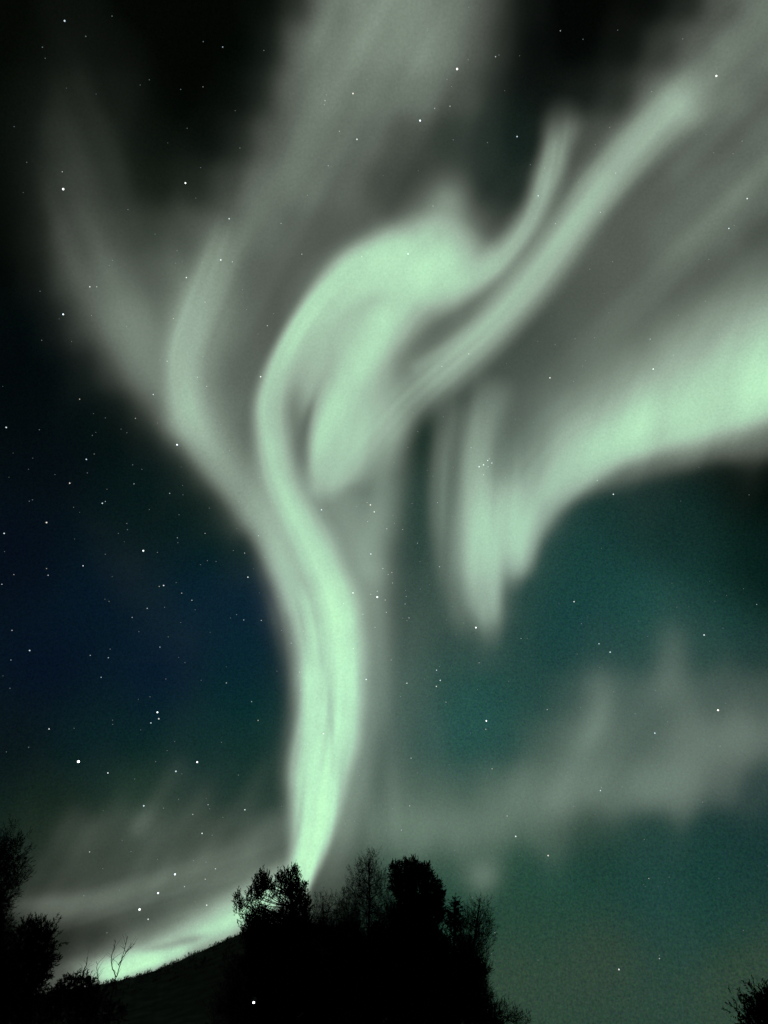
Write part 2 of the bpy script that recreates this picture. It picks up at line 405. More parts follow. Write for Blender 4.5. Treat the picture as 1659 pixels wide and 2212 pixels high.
swirl = swirl * (1 - stroke([(672,1060,18,16,.0),(652,990,18,15,.50),(655,940,15,13,.66),(667,892,12,11,.62),(682,850,11,11,.24),(705,790,14,14,.06),(730,710,18,20,.12),(780,660,22,20,.13),(860,635,20,20,.04)]))
core2 = core * (1 - .75*stroke([(668,1060,20,16,.0),(650,985,18,15,.4),(655,940,15,13,.6),(667,892,13,12,.45),(684,845,12,12,.1)]))
arm1 = stroke([(930,680,40,36,.0),(1000,640,46,34,.34),(1075,580,44,32,.54),(1130,518,40,30,.54),(1165,450,36,30,.50),(1186,380,33,32,.50),(1198,320,32,34,.44),(1208,270,38,42,.26),(1215,225,40,42,.10),(1220,190,40,42,.0)], 2.8, 2.8, fil=.12, fs=9, fl=150, seed=5)
halo = stroke([(720,1920,30,40,.0),(740,1800,30,70,.14),(775,1680,30,66,.17),(800,1560,34,64,.19),(812,1450,36,62,.20),(812,1350,40,60,.22),(795,1250,50,46,.26),(765,1160,50,50,.24),(740,1080,50,50,.2)][::-1])
halo2 = stroke([(880,880,30,34,.0),(858,960,46,28,.22),(838,1040,56,36,.26),(820,1130,56,40,.26),(810,1220,50,40,.16)], 2, 2.4)
V = screen(col, core2, swirl, arm1, halo, halo2)
groove = stroke([(830,800,14,14,.0),(868,768,16,14,.12),(900,742,18,15,.24),(950,702,18,16,.36),(1030,648,18,15,.46),(1100,584,16,15,.46),(1160,505,15,15,.44),(1200,420,15,18,.34),(1225,330,18,20,.0)])
V = V * (1 - groove) * (1 - stroke([(700,1760,7,7,.0),(714,1660,6,7,.10),(718,1590,6,7,.16),(712,1520,7,8,.14),(700,1430,9,10,.12),(690,1350,10,12,.0)]))
V = V * (1 - stroke([(690,1700,6,6,.0),(700,1630,6,7,.08),(706,1560,6,7,.08),(700,1500,6,7,.0)]))
V = V * (0.93 + 0.07 * vnoise(46, 3) + 0.07 * vnoise(23, 4, (1, .6)))
band('bright green aurora ribbon climbing from the pines and curling into a hook', V)

# ---- long arm sweeping to the upper right
V = screen(
    stroke([(715,1075,20,26,.0),(750,1010,44,58,.26),(810,940,58,60,.40),(880,865,52,58,.46),(955,798,44,52,.48),(1040,724,44,48,.50),(1120,640,46,46,.50),(1190,552,46,46,.50),(1260,455,46,46,.50),(1330,365,48,48,.48),(1400,285,52,52,.46),(1450,232,60,58,.36),(1490,190,66,62,.16),(1540,120,60,60,.04)], 2.6, 2.8, fil=.14, fs=11, fl=220, seed=4),
    stroke([(900,790,14,16,.1),(1000,730,18,24,.18),(1100,640,22,26,.2),(1200,520,22,26,.16),(1300,390,24,26,.10)]),
    blob(1470,222,46,58,35,.20), blob(1500,250,34,30,0,.08),
)
V = V * (1 - groove*.9)
band('long pale aurora arm sweeping diagonally to the upper right corner', V)

band('dim grey aurora streaks filling the gap above the right-hand band', screen(part('upper'),
    stroke([(1380,600,40,40,.0),(1480,530,40,44,.06),(1580,440,44,50,.07),(1700,330,44,50,.07)])))

# ---- bright band on the right
V = screen(part('band'),
    stroke([(1112,1285,14,22,.02),(1122,1225,24,30,.24),(1140,1150,30,40,.40),(1180,1085,40,42,.48),(1240,1035,60,38,.55),(1310,985,90,38,.62),(1400,948,110,40,.68),(1500,915,134,48,.71),(1600,885,160,54,.73),(1700,855,170,58,.73),(1820,825,170,58,.73)], 2.3, 3),
    stroke([(1110,1170,40,30,.06),(1140,1070,60,40,.22),(1190,1000,70,44,.28),(1270,930,80,50,.22),(1380,870,80,50,.10)], 2, 2.4, fil=.16, fs=12, fl=140, seed=9),
    stroke([(1190,1060,50,24,.1),(1300,970,50,28,.26),(1400,915,66,34,.36),(1520,860,84,50,.42),(1660,815,90,60,.42),(1800,785,90,60,.4)]),
    stroke([(1130,1000,50,40,.06),(1240,900,80,60,.14),(1380,800,90,80,.16),(1520,740,90,90,.18),(1680,690,100,100,.22),(1820,650,110,100,.22)]),
    stroke([(1200,1110,20,30,.0),(1280,1045,30,36,.22),(1400,1000,40,42,.30),(1520,970,40,42,.30),(1660,950,40,46,.28),(1800,930,40,46,.28)], 2, 2.4),
)
V = V * (0.94 + 0.12 * vnoise(60, 5, (1, .5))) * (0.95 + 0.10*streaks(-72, 16, 110, 21))
band('bright green aurora band spreading to the right edge above the teal sky', V)

# ---- hanging rays
V = screen(part('rays'),
    stroke([(1080,800,40,40,.0),(1066,850,40,40,.16),(1042,910,36,42,.28),(1026,980,30,44,.38),(1024,1060,32,48,.48),(1030,1140,42,52,.60),(1036,1215,46,50,.58),(1048,1275,46,38,.46),(1058,1330,34,32,.34),(1064,1375,26,26,.14),(1066,1420,22,24,.0)][::-1], 2.8, 2.8),
    stroke([(1122,1010,30,30,.0),(1116,1080,34,36,.26),(1120,1150,36,40,.36),(1124,1205,30,32,.30),(1124,1260,24,24,.0)]),
    stroke([(1080,1010,40,40,.0),(1082,1080,44,44,.20),(1088,1160,40,40,.26),(1092,1230,34,34,.18),(1090,1300,30,30,.0)]),
    stroke([(985,850,34,40,.0),(968,900,34,34,.14),(955,980,28,30,.20),(950,1070,28,34,.20),(956,1150,30,36,.18),(972,1230,34,40,.14),(1010,1330,40,40,.12),(1060,1400,40,40,.0)][::-1], 3, 2),
    stroke([(1062,1130,14,14,.0),(1072,1210,14,16,.14),(1070,1290,14,14,.16),(1066,1350,14,14,.0)]),
)
V = V * (0.95 + 0.10*streaks(93, 11, 170, 22))
band('hanging pale aurora rays that end in a point left of the right-hand band', V)

band('soft grey glow hugging the right side of the bright ribbon', part('mid'))

V = screen(part('low'),
    stroke([(1020,1770,60,50,.0),(1120,1740,66,60,.05),(1250,1725,70,60,.06),(1400,1710,80,56,.06),(1500,1670,80,56,.06),(1620,1600,80,70,.06),(1760,1550,60,60,.06)], 2, 3),
    stroke([(1190,1680,36,46,.0),(1235,1630,40,40,.07),(1275,1580,40,34,.15),(1296,1530,38,32,.15),(1302,1470,36,34,.10),(1308,1390,36,36,.0)]),
    stroke([(1430,1560,46,46,.0),(1446,1480,46,46,.10),(1452,1400,44,44,.12),(1448,1310,40,40,.05),(1445,1240,40,40,.0)]),
    blob(1220,1700,190,80,-12,.04), blob(1540,1570,180,90,-20,.03), blob(1400,1540,220,130,-15,.05), blob(960,1790,170,80,0,.06),
)
band('wide dim grey aurora veil low in the teal sky on the right', V)
band('small dim round glow patch just above the treetops at right', screen(blob(1045,1893,46,40,-20,.20), blob(1040,1930,60,60,0,.06)))

# ---- pale arc and bright arc low on the left
V = screen(part('arc'),
    stroke([(-60,1960,40,30,.06),(60,1958,40,28,.18),(180,1948,44,26,.22),(300,1918,44,28,.18),(420,1880,44,30,.14),(520,1835,44,34,.12),(600,1785,40,36,.10)][::-1], 2.6, 2),
    stroke([(500,1800,22,22,.0),(540,1730,24,24,.07),(570,1660,24,24,.05),(590,1590,24,24,.0)]),
    stroke([(400,1800,24,24,.0),(440,1730,24,24,.06),(470,1670,24,24,.0)]),
    stroke([(130,1870,30,30,.0),(190,1800,30,30,.05),(230,1740,30,30,.0)]),
    stroke([(280,1815,22,22,.0),(305,1785,24,24,.08),(340,1735,24,22,.05),(390,1660,26,26,.04),(430,1600,20,20,.0)]),
)
band('pale grey aurora arc low in the sky at the left', V)

V = screen(part('ridge'),
    stroke([(655,1860,30,26,.20),(610,1915,44,36,.62),(555,1958,46,40,.74),(500,1988,44,36,.74),(450,2014,42,32,.68),(400,2040,36,30,.70),(340,2066,34,28,.80),(285,2085,34,30,.86),(235,2100,36,34,.86),(200,2106,36,34,.56),(150,2110,40,40,.30),(100,2130,40,40,.22),(30,2160,40,40,.08),(-60,2190,40,40,.0)][::-1], 2.4, 2.6, fil=.14, fs=9, fl=90, seed=8),
    stroke([(570,1945,60,50,.20),(450,1990,60,40,.24),(360,2026,52,40,.22),(280,2046,46,40,.2),(200,2070,40,40,.08)][::-1]),
    stroke([(420,2040,16,16,.0),(350,2068,16,16,.5),(290,2088,16,18,.6),(240,2102,16,18,.5),(200,2110,16,16,.0)]),
)
V = V * (1 - stroke([(470,2018,8,8,.0),(410,2030,9,10,.28),(350,2046,9,10,.26),(290,2056,8,8,.0)]))
V = V * (0.95 + 0.1 * vnoise(26, 9))
band('bright yellow-green aurora arc lying along the hill ridge at lower left', V)
#AURORA_END

RAMP_X = [0, .10, .20, .35, .50, .65, .80, .92, 1.0]
RAMP_C = np.array([(0,0,0),(20,23,20),(46,50,45),(86,92,84),(122,135,122),(153,174,156),(172,212,180),(187,238,195),(196,252,200)], float)
def ramp(V):
    lin = s2l(RAMP_C)
    # interpolate in display space, convert after
    return s2l(np.stack([np.interp(V, RAMP_X, RAMP_C[:, i]) for i in range(3)], -1))

GD = dirs(GU, GV)
el_ok = GD[..., 2] > math.sin(math.radians(-1.5))
cum = np.zeros_like(GU)
TH = 0.012
for kb, (label, V) in enumerate(exec_bands):
    V = np.clip(V - TH, 0, 1) / (1 - TH)
    V = np.where(el_ok, V, 0)
    new = 1 - (1 - cum) * (1 - np.clip(V, 0, 0.985))
    emis = np.maximum(ramp(new) - ramp(cum), 0)
    cum = new
    on = V > 1e-4
    cell = on[:-1, :-1] | on[1:, :-1] | on[:-1, 1:] | on[1:, 1:]
    ids = np.arange(GU.size).reshape(GU.shape)
    q = np.stack([ids[:-1, :-1][cell], ids[1:, :-1][cell], ids[1:, 1:][cell], ids[:-1, 1:][cell]], -1)
    used, inv = np.unique(q, return_inverse=True)
    q = inv.reshape(-1, 4)
    R0 = 3600.0 + 160.0 * kb
    th = 70.0 * np.sqrt(V.ravel()[used])[:, None]
    d = GD.reshape(-1, 3)[used]
    n = len(used)
    verts = np.vstack([CAM + d * (R0 - th), CAM + d * (R0 + th)])
    faces = np.vstack([q, q[:, ::-1] + n])
    me = np_mesh('aurora', verts, faces, True)
    e = emis.reshape(-1, 3)[used] * 0.5
    set_col(me, np.vstack([e, e]))
    tag(link('aurora', me, M_AUR), label, 'aurora', 'bands and veils of the aurora')

# ================================================================== STARS
# size classes: 4 brightest ... 0 faintest
def conv(l, ox, oy):
    return [(ox + .5*a, oy + .5*b, s) for a, b, s in l]
X, L_, M_, S_, Z = 4, 3, 2, 1, 0
ST = []
ST += conv([(279,90,M_),(962,203,S_),(877,375,Z),(269,742,S_),(273,817,L_),(801,791,L_),(990,945,M_),(1214,965,S_),(1418,716,S_),(1466,567,S_),(1542,602,M_),(1525,404,M_),(1404,435,S_),(954,1123,M_),(1004,1131,S_),(805,1199,M_),(1304,1098,S_),(1563,1108,S_),(388,1239,M_),(418,1239,S_),(273,1358,L_),(395,1363,Z),(886,1305,S_),(749,1376,S_),(1065,1337,Z),(1182,1355,Z),(1155,1407,S_),(765,1083,Z),(173,1258,Z),(180,1470,Z),(1140,218,Z),(867,724,Z),(757,1137,Z),(787,1131,Z),(1115,1443,Z),(1401,452,Z)], 0, 0)
ST += conv([(316,298,L_),(156,521,L_),(219,468,S_),(285,459,S_),(482,245,S_),(575,590,M_),(762,133,S_),(299,604,Z),(212,890,S_),(104,1097,M_),(666,846,M_),(741,966,S_),(1436,328,L_),(1569,858,M_),(1490,987,M_),(935,917,S_),(1001,748,S_),(653,945,Z),(889,1163,Z),(988,1131,Z),(1150,1465,S_),(143,1363,Z),(366,1425,Z),(364,258,Z),(272,343,Z),(292,374,Z),(366,1528,S_),(972,1352,Z),(1508,664,Z),(975,550,Z)], 829.5, 0)
ST += conv([(27,420,M_),(201,831,M_),(18,878,M_),(301,661,M_),(373,558,M_),(442,748,M_),(455,740,S_),(579,664,S_),(619,953,L_),(359,1018,M_),(201,1030,S_),(208,1059,S_),(60,1056,S_),(8,1098,S_),(52,1297,S_),(128,1384,M_),(766,897,S_),(733,705,S_),(765,495,L_),(662,278,M_),(722,134,S_),(853,203,S_),(893,243,S_),(1126,201,M_),(585,381,S_),(344,298,S_),(745,397,Z),(830,340,Z),(613,601,Z),(645,775,Z),(707,1103,M_),(688,1107,S_),(785,1136,S_),(829,1167,S_),(711,1197,Z),(781,1263,Z),(843,1208,Z),(636,1202,S_),(571,1241,S_),(471,1172,Z),(390,1405,S_),(476,1378,Z),(691,1370,S_),(727,1325,Z),(886,878,S_),(1117,888,S_),(1033,740,Z),(1389,776,M_),(1053,1252,S_),(1129,1254,S_),(1022,1229,Z),(1071,1067,M_),(1215,1297,Z),(1222,1138,Z),(1258,1352,S_),(1057,963,S_),(1525,1135,M_),(1485,1181,S_),(1602,967,M_),(1617,785,M_),(1600,755,M_),(1588,827,S_),(1586,745,S_),(1630,1153,L_),(1602,1141,S_),(1630,1128,S_),(1654,1030,S_),(1620,1284,S_),(1568,1227,S_),(1526,1376,S_),(1310,1300,Z),(551,862,Z),(548,835,Z),(170,430,Z),(407,535,Z),(318,765,Z),(462,687,Z),(455,968,Z),(680,960,Z),(896,996,Z),(548,443,Z),(992,520,Z),(954,407,Z),(1172,742,Z),(1297,1030,Z),(1366,1027,Z),(1460,898,Z)], 0, 713.2)
ST += conv([(96,1150,S_),(91,1183,S_),(81,861,S_),(39,800,Z),(46,834,Z),(34,1047,S_),(18,1056,S_),(5,1166,S_),(10,1219,S_),(108,1243,S_),(81,1244,Z),(99,1255,Z),(397,1285,L_),(592,1332,S_),(821,1173,M_),(929,1355,M_),(977,1391,M_),(1383,1317,M_),(1610,1185,S_),(853,1268,Z),(991,709,M_),(921,649,S_),(788,745,Z),(231,745,S_),(240,1022,S_),(270,1252,Z),(37,1092,S_),(146,438,Z),(103,507,Z),(125,357,Z),(250,157,S_),(366,103,S_),(717,206,M_),(1163,168,M_),(1250,108,Z),(858,155,Z),(300,594,Z),(212,631,Z),(121,749,Z),(145,920,S_),(12,858,S_),(155,1000,Z),(197,1100,Z)], 829.5, 713.2)
PLE = conv([(411,590,M_),(430,582,M_),(448,563,M_),(455,556,S_),(466,574,M_),(450,590,S_),(430,625,S_),(376,508,S_),(419,575,Z),(440,598,Z)], 829.5, 713.2)
ST += conv([(339,657,X),(852,659,L_),(680,444,L_),(686,472,M_),(652,490,M_),(212,516,M_),(466,706,M_),(760,699,M_),(621,848,M_),(899,843,S_),(833,885,S_),(706,858,Z),(873,967,M_),(1058,865,M_),(566,1046,Z),(387,1047,S_),(756,1144,L_),(683,1225,L_),(603,1296,L_),(893,1277,M_),(887,1165,S_),(797,1197,S_),(931,1120,S_),(978,317,S_),(1087,398,S_),(1115,479,S_),(437,293,S_),(320,513,Z),(487,496,Z),(648,377,Z),(468,208,S_),(476,171,Z),(691,162,S_),(722,610,Z),(1030,715,Z),(772,820,Z),(47,218,S_),(1294,270,S_),(1300,348,S_),(1582,302,M_),(1397,536,M_),(1380,617,Z),(963,898,Z),(640,1338,M_)], 0, 1316.7)
ST += conv([(227,262,M_),(243,306,M_),(226,332,M_),(99,318,M_),(268,400,S_),(411,230,S_),(404,345,Z),(442,481,L_),(440,517,S_),(705,432,S_),(1443,435,L_),(1170,534,M_),(935,782,M_),(532,892,S_),(569,980,M_),(709,1063,M_),(1144,1162,S_),(1377,832,Z),(467,688,S_),(117,642,S_),(111,848,S_),(75,953,S_),(31,218,S_),(71,376,Z),(240,247,Z),(311,108,Z),(345,58,Z),(820,850,Z),(1085,450,Z),(1452,590,Z),(940,770,Z),(1015,1555,M_),(1190,1508,S_),(479,1396,S_)], 829.5, 1316.7)

BRIGHT = {
 (169,1645): 'brightest star, low in the dark blue sky at the left',
 (426,1646): 'bright star left of the lower ribbon, level with the brightest star',
 (340,1538): 'topmost bright star of the small triangle left of the lower ribbon',
 (136,408): 'bright star on the far-left veil with a faint star just above it',
 (400,395): 'bright lone star in the dark gap left of the top aurora wing',
 (136,679): 'bright star at the left edge of the far-left veil',
 (987,149): 'bright star right of the broad top aurora patch',
 (907,260): 'bright star in the dark gap under the broad top patch',
 (1547,164): 'bright star on the long arm near the upper right corner',
 (309,1189): 'bright lone star in the middle of the dark blue left sky',
 (382,960): 'bright bluish star on the lower edge of the pale left wing',
 (815,1289): 'bright star in the small cluster right of the ribbon',
 (1028,1355): 'bright star beside the pointed tip of the hanging rays',
 (378,1888): 'upper bright star of the three in a row above the left hill',
 (341,1929): 'middle bright star of the three in a row above the left hill',
 (301,1964): 'lower bright star of the three in a row above the left hill',
 (1050,1557): 'bright star in the teal sky right of the lower ribbon',
 (1551,1534): 'bright star in the grey veil near the right edge',
}
import bmesh
def star_mesh(name):
    bm = bmesh.new()
    bmesh.ops.create_icosphere(bm, subdivisions=1, radius=1.0)
    me = bpy.data.meshes.new(name); bm.to_mesh(me); bm.free()
    return me
PX = R_SKY * 0.92 / 739.0     # metres that span one picture pixel at the stars' distance
SIZE = {4: 1.02, 3: 0.8, 2: 0.62, 1: 0.46, 0: 0.36}
LUM = {4: 4.0, 3: 2.4, 2: 0.95, 1: 0.5, 0: 0.25}
TINTS = [('white', (0.92, 1.0, 1.0)), ('blue', (0.72, 0.90, 1.0)), ('warm', (1.0, 0.95, 0.82))]
smesh = {}
for s in range(5):
    for tn, tc in TINTS:
        me = star_mesh('star'); me.materials.append(mat_emit('star_light_%s' % tn, tc, LUM[s]))
        smesh[s, tn] = me

def region(u, v):
    if v > 1720 and u < 640: return 'above the left hill'
    if v > 1650: return 'low in the sky on the right'
    edge = np.interp(v, [0, 400, 700, 900, 1000, 1100, 1200, 1300, 1400, 1650], [60, 60, 140, 330, 420, 500, 560, 605, 630, 630])
    if u < edge: return 'in the dark sky on the left' if v > 700 else 'near the left edge at the top'
    if v < 700: return 'among the aurora bands at the top' if u < 1000 else 'among the aurora bands at upper right'
    if u < 790: return 'in or beside the bright ribbon'
    if u < 960: return 'between the ribbon and the hanging rays'
    return 'in the right half of the sky'
KIND = {2: 'small clear white star', 1: 'tiny white star', 0: 'barely visible pinprick star', 3: 'bright white star', 4: 'very bright star'}
def add_star(u, v, s, label, group):
    d = dirs(u, v)
    tn = random.choice(['white', 'white', 'blue', 'blue', 'warm'])
    o = bpy.data.objects.new('star', smesh[s, tn]); C.objects.link(o)
    o.location = CAM + d * R_SKY * 0.92
    k = SIZE[s] * PX * random.uniform(0.85, 1.15)
    o.scale = (k, k, k)
    tag(o, label, 'star', group)
for u, v, s in ST:
    lab = None
    if s >= 3:
        for (a, b), t in BRIGHT.items():
            if abs(a-u) < 5 and abs(b-v) < 5: lab = t
    r = region(u, v)
    add_star(u, v, s, lab or '%s %s' % (KIND[s], r), 'stars of the night sky' if lab else '%ss %s' % (KIND[s], r))
for u, v, s in PLE:
    add_star(u, v, s, 'small star of the tight cluster beside the hanging aurora rays', 'tight star cluster beside the hanging rays')

# uncountable faint stars: one object
vs, fs = [], []
ico = star_mesh('tmp'); iv = np.array([p.co for p in ico.vertices]); ifc = np.array([list(p.vertices) for p in ico.polygons])
bpy.data.meshes.remove(ico)
for k in range(340):
    while True:
        u, v = rng.uniform(-100, 1760), rng.uniform(-100, 2080)
        p = 1.0 if (v > 700) else 0.6
        if rng.random() < p: break
    c = CAM + dirs(u, v) * R_SKY * 0.93
    vs.append(iv * PX * rng.uniform(0.28, 0.5) + c); fs.append(ifc + 42 * k if len(iv) == 42 else ifc + len(iv) * k)
me = np_mesh('faint_stars', np.vstack(vs), np.vstack(fs))
o = link('faint_stars', me, mat_emit('faint_star_light', (0.75, 0.95, 1.0), 0.16))
tag(o, 'scatter of the faintest stars over the whole night sky', 'stars', kind='stuff')

# ================================================================== GROUND AND HILL
n_r, n_a = 60, 180
rr = np.concatenate([[0.5], np.geomspace(2, 5900, n_r - 1)])
aa = np.linspace(0, 2*math.pi, n_a, endpoint=False)
RR, AA = np.meshgrid(rr, aa, indexing='ij')
zz = 0.12*np.sin(RR*0.31+AA*3)*np.clip(RR/20, 0, 1) + 0.08*np.sin(RR*0.9+AA*11)*np.clip(RR/20, 0, 1)
gvx = np.stack([RR*np.sin(AA), RR*np.cos(AA), zz], -1).reshape(-1, 3)
gi = np.arange(n_r*n_a).reshape(n_r, n_a); gn = np.roll(gi, -1, axis=1)
gf = np.stack([gi[:-1], gi[1:], gn[1:], gn[:-1]], -1).reshape(-1, 4)
gvx = np.vstack([gvx, [[0, 0, 0]]])
me = np_mesh('ground', gvx, gf, True)
tag(link('ground', me, M_GROUND), kind='structure')

# hill: ridge line measured as directions, 210 m away
ridge_u = np.array([-400,-200, 0, 100, 215, 248, 298, 364, 430, 509, 580, 660, 740, 840, 950, 1100, 1300])
ridge_v = np.array([2230,2190,2160,2142,2122,2117,2104,2083,2055,2019,1996,1990,2010,2070,2130,2215,2290])
us = np.linspace(-400, 1300, 420); vs_ = np.interp(us, ridge_u, ridge_v)
ker = np.hanning(17); ker /= ker.sum()
vs_ = np.convolve(np.pad(vs_, 8, mode='edge'), ker, 'valid')
jag = np.convolve(rng.normal(0, 1, len(us)), np.ones(3)/3, 'same')
d = dirs(us, vs_)
azm = np.arctan2(d[:, 0], d[:, 1]); elv = np.arctan2(d[:, 2], np.hypot(d[:, 0], d[:, 1]))
RH = 210.0
H = np.maximum(RH*np.tan(elv) + 1.6, -1) + 0.13*jag
rad = np.concatenate([np.linspace(90, 200, 26), np.linspace(204, 216, 6), np.linspace(225, 420, 14)])
prof = np.exp(-np.where(rad < RH, ((RH-rad)/62.0)**2, ((rad-RH)/110.0)**2))
prof[rad == rad[np.argmin(abs(rad-RH))]] = 1
Zh = np.outer(prof, H) - 0.6
# keep everything in front of the ridge under the sight line
lim = 1.6 + np.outer(rad, np.tan(elv)) - 0.02*(RH-rad)[:, None].clip(0)
Zh = np.where((rad < RH-1)[:, None], np.minimum(Zh, lim), Zh)
hv = np.stack([np.outer(rad, np.sin(azm)), np.outer(rad, np.cos(azm)), Zh], -1).reshape(-1, 3)
hi = np.arange(len(rad)*len(us)).reshape(len(rad), len(us))
hf = np.stack([hi[:-1, :-1], hi[1:, :-1], hi[1:, 1:], hi[:-1, 1:]], -1).reshape(-1, 4)
tag(link('hill', np_mesh('hill', hv, hf, True), M_HILL), kind='structure')

# ================================================================== TREES
class TB:
    def __init__(s): s.v = []; s.f = []; s.n = 0
    def add(s, v, f):
        s.v.append(np.asarray(v, float)); s.f.append(np.asarray(f, int) + s.n); s.n += len(v)
    def tube(s, P, R, k=6):
        P = np.asarray(P, float); m = len(P)
        T = np.gradient(P, axis=0); T /= np.linalg.norm(T, axis=1, keepdims=True) + 1e-9
        ref = np.array([0.3, 1, 0.1]) if abs(T[0] @ np.array([0, 1, 0])) < 0.9 else np.array([1, 0, 0])
        A = np.cross(T, ref); A /= np.linalg.norm(A, axis=1, keepdims=True) + 1e-9
        B = np.cross(T, A)
        th = np.arange(k)*2*math.pi/k
        V = P[:, None] + np.asarray(R)[:, None, None]*(np.cos(th)[None, :, None]*A[:, None] + np.sin(th)[None, :, None]*B[:, None])
        i = np.arange(m*k).reshape(m, k); j = np.roll(i, -1, axis=1)
        q = np.stack([i[:-1], j[:-1], j[1:], i[1:]], -1).reshape(-1, 4)
        s.add(V.reshape(-1, 3), q)
    def build(s, name, mat, parent, smooth=False):
        V = np.vstack(s.v) - np.array(parent.location)
        return link(name, np_mesh(name, V, np.vstack(s.f), smooth), mat, parent)

def curve(a, b, sag=0.1, n=7, wob=0.05):
    a = np.asarray(a, float); b = np.asarray(b, float)
    t = np.linspace(0, 1, n)[:, None]
    L = np.linalg.norm(b-a)
    p = a + (b-a)*t
    p[:, 2] -= (np.sin(t[:, 0]*math.pi))*sag*L
    p[1:-1] += rng.normal(0, wob*L*0.3, (n-2, 3))
    return p

def sprigs(cen, axis, L, W, nn, width):
    """needle shoots: cen (n,3) bases, axis (n,3) unit directions, nn needles each -> quads (narrow blades)"""
    n = len(cen)
    t = np.tile(np.linspace(0.0, 1.0, nn), (n, 1))
    base = cen[:, None] + axis[:, None]*(t*L[:, None])[..., None]
    r = rng.normal(size=(n, nn, 3))
    r -= (r*axis[:, None]).sum(-1, keepdims=True)*axis[:, None]
    r /= np.linalg.norm(r, axis=-1, keepdims=True)
    dn = r*(1-0.45*t)[..., None] + axis[:, None]*(0.35+0.9*t)[..., None]
    dn /= np.linalg.norm(dn, axis=-1, keepdims=True)
    ln = W[:, None, None]*rng.uniform(0.7, 1.2, (n, nn, 1))
    tip = base + dn*ln
    sd = np.cross(dn, rng.normal(size=(n, nn, 3))); sd /= np.linalg.norm(sd, axis=-1, keepdims=True)
    sd *= width
    V = np.stack([base-sd*.5, base+sd*.5, base+dn*ln*.6+sd*.6, tip, base+dn*ln*.6-sd*.6], 2).reshape(-1, 3)
    k = np.arange(n*nn)*5
    F = np.vstack([np.stack([k, k+1, k+2, k+4], -1), np.stack([k+4, k+2, k+3, k+3], -1)])
    F = np.stack([k, k+1, k+2, k+4], -1)
    F2 = np.stack([k+4, k+2, k+3], -1)
    return V, F, F2

def fill(blobs, Y, dens, up=0.8, depth=1.0):
    """points spread through ellipsoids given as (u, v, ru, rv[, density factor])"""
    pts, out = [], []
    for b in blobs:
        u, v, ru, rv = b[:4]; df = b[4] if len(b) > 4 else 1.0
        c = at(u, v, Y); m = np.linalg.norm(at(u+1, v, Y)-c)
        rx, rz = ru*m, rv*m/ math.cos(math.radians(12))
        n = max(3, int(rx*rz*math.pi*dens*df))
        q = rng.normal(size=(n, 3)); q /= np.linalg.norm(q, axis=1, keepdims=True)
        rr_ = rng.random((n, 1))**(1/2.4)
        p = q*rr_
        off = rng.normal(0, 0.35)*rx*depth
        pts.append(c + p*np.array([rx, rx*depth, rz]) + np.array([0, off, 0]))
        a = q*0.7 + np.array([0, 0, up]) + rng.normal(0, 0.3, (n, 3))
        out.append(a/np.linalg.norm(a, axis=1, keepdims=True))
    return np.vstack(pts), np.vstack(out)

def make_tree(name, label, cat, Y, trunk, blobs, kind='pine', dens=170, group=None, r0=0.16, L=.30, W=.13, nn=10, width=.026, mat=None, up=.8, limbs=True, tdep=0.0, depth=1.0):
    """trunk: list of (u, v) from top to bottom; the foot is put on the ground"""
    top = [at(u, v, Y) for u, v in trunk]
    foot = np.array([top[-1][0], Y, -0.15])
    P = np.array([foot] + top[::-1])
    root = empty(name, (foot[0], foot[1], 0))
    tag(root, label, cat, group)
    # trunk with limbs
    tb = TB()
    t = np.linspace(0, 1, 16)
    seg = np.concatenate([[0], np.cumsum(np.linalg.norm(np.diff(P, axis=0), axis=1))]); seg /= seg[-1]
    pts = np.stack([np.interp(t, seg, P[:, i]) for i in range(3)], -1)
    pts[1:-1, :2] += rng.normal(0, .02, (14, 2))
    tb.tube(pts, r0*(1-t*0.88) + 0.012, 8)
    if limbs:
        for b in blobs:
            c = at(b[0], b[1], Y)
            zz_ = max(0.3, c[2]-rng.uniform(.3, .9))
            k = np.argmin(abs(pts[:, 2]-zz_))
            Ld = np.linalg.norm(c-pts[k])
            if Ld > 0.25:
                tb.tube(curve(pts[k], c, rng.uniform(-.02, .1)), np.linspace(min(.055, r0*.4)*(1-t[k]*.5), .01, 7), 5)
    tb.build('trunk', M_BARK, root, True)
    c, a = fill(blobs, Y, dens, up, depth)
    n = len(c)
    V, F, F2 = sprigs(c, a, L*rng.uniform(.6, 1.3, n), W*rng.uniform(.7, 1.25, n), nn, width)
    # one mesh of quads plus tip triangles
    me = bpy.data.meshes.new('crown')
    nv, nq, nt3 = len(V), len(F), len(F2)
    Vl = (V - np.array(root.location)).astype(np.float32)
    me.vertices.add(nv); me.vertices.foreach_set('co', Vl.ravel())
    me.loops.add(nq*4+nt3*3)
    me.loops.foreach_set('vertex_index', np.concatenate([F.ravel(), F2.ravel()]).astype(np.int32))
    me.polygons.add(nq+nt3)
    me.polygons.foreach_set('loop_start', np.concatenate([np.arange(nq)*4, nq*4+np.arange(nt3)*3]).astype(np.int32))
    me.polygons.foreach_set('loop_total', np.concatenate([np.full(nq, 4), np.full(nt3, 3)]).astype(np.int32))
    me.update(calc_edges=True)
    link('crown', me, mat or M_NEEDLE, root)
    return root

def mass(u0, u1, v0, v1, n, r, jit=0.5):
    """random blobs filling a box of directions"""
    return [(rng.uniform(u0, u1), rng.uniform(v0, v1), r*rng.uniform(.7, 1.3), r*rng.uniform(.7, 1.3)) for _ in range(n)]

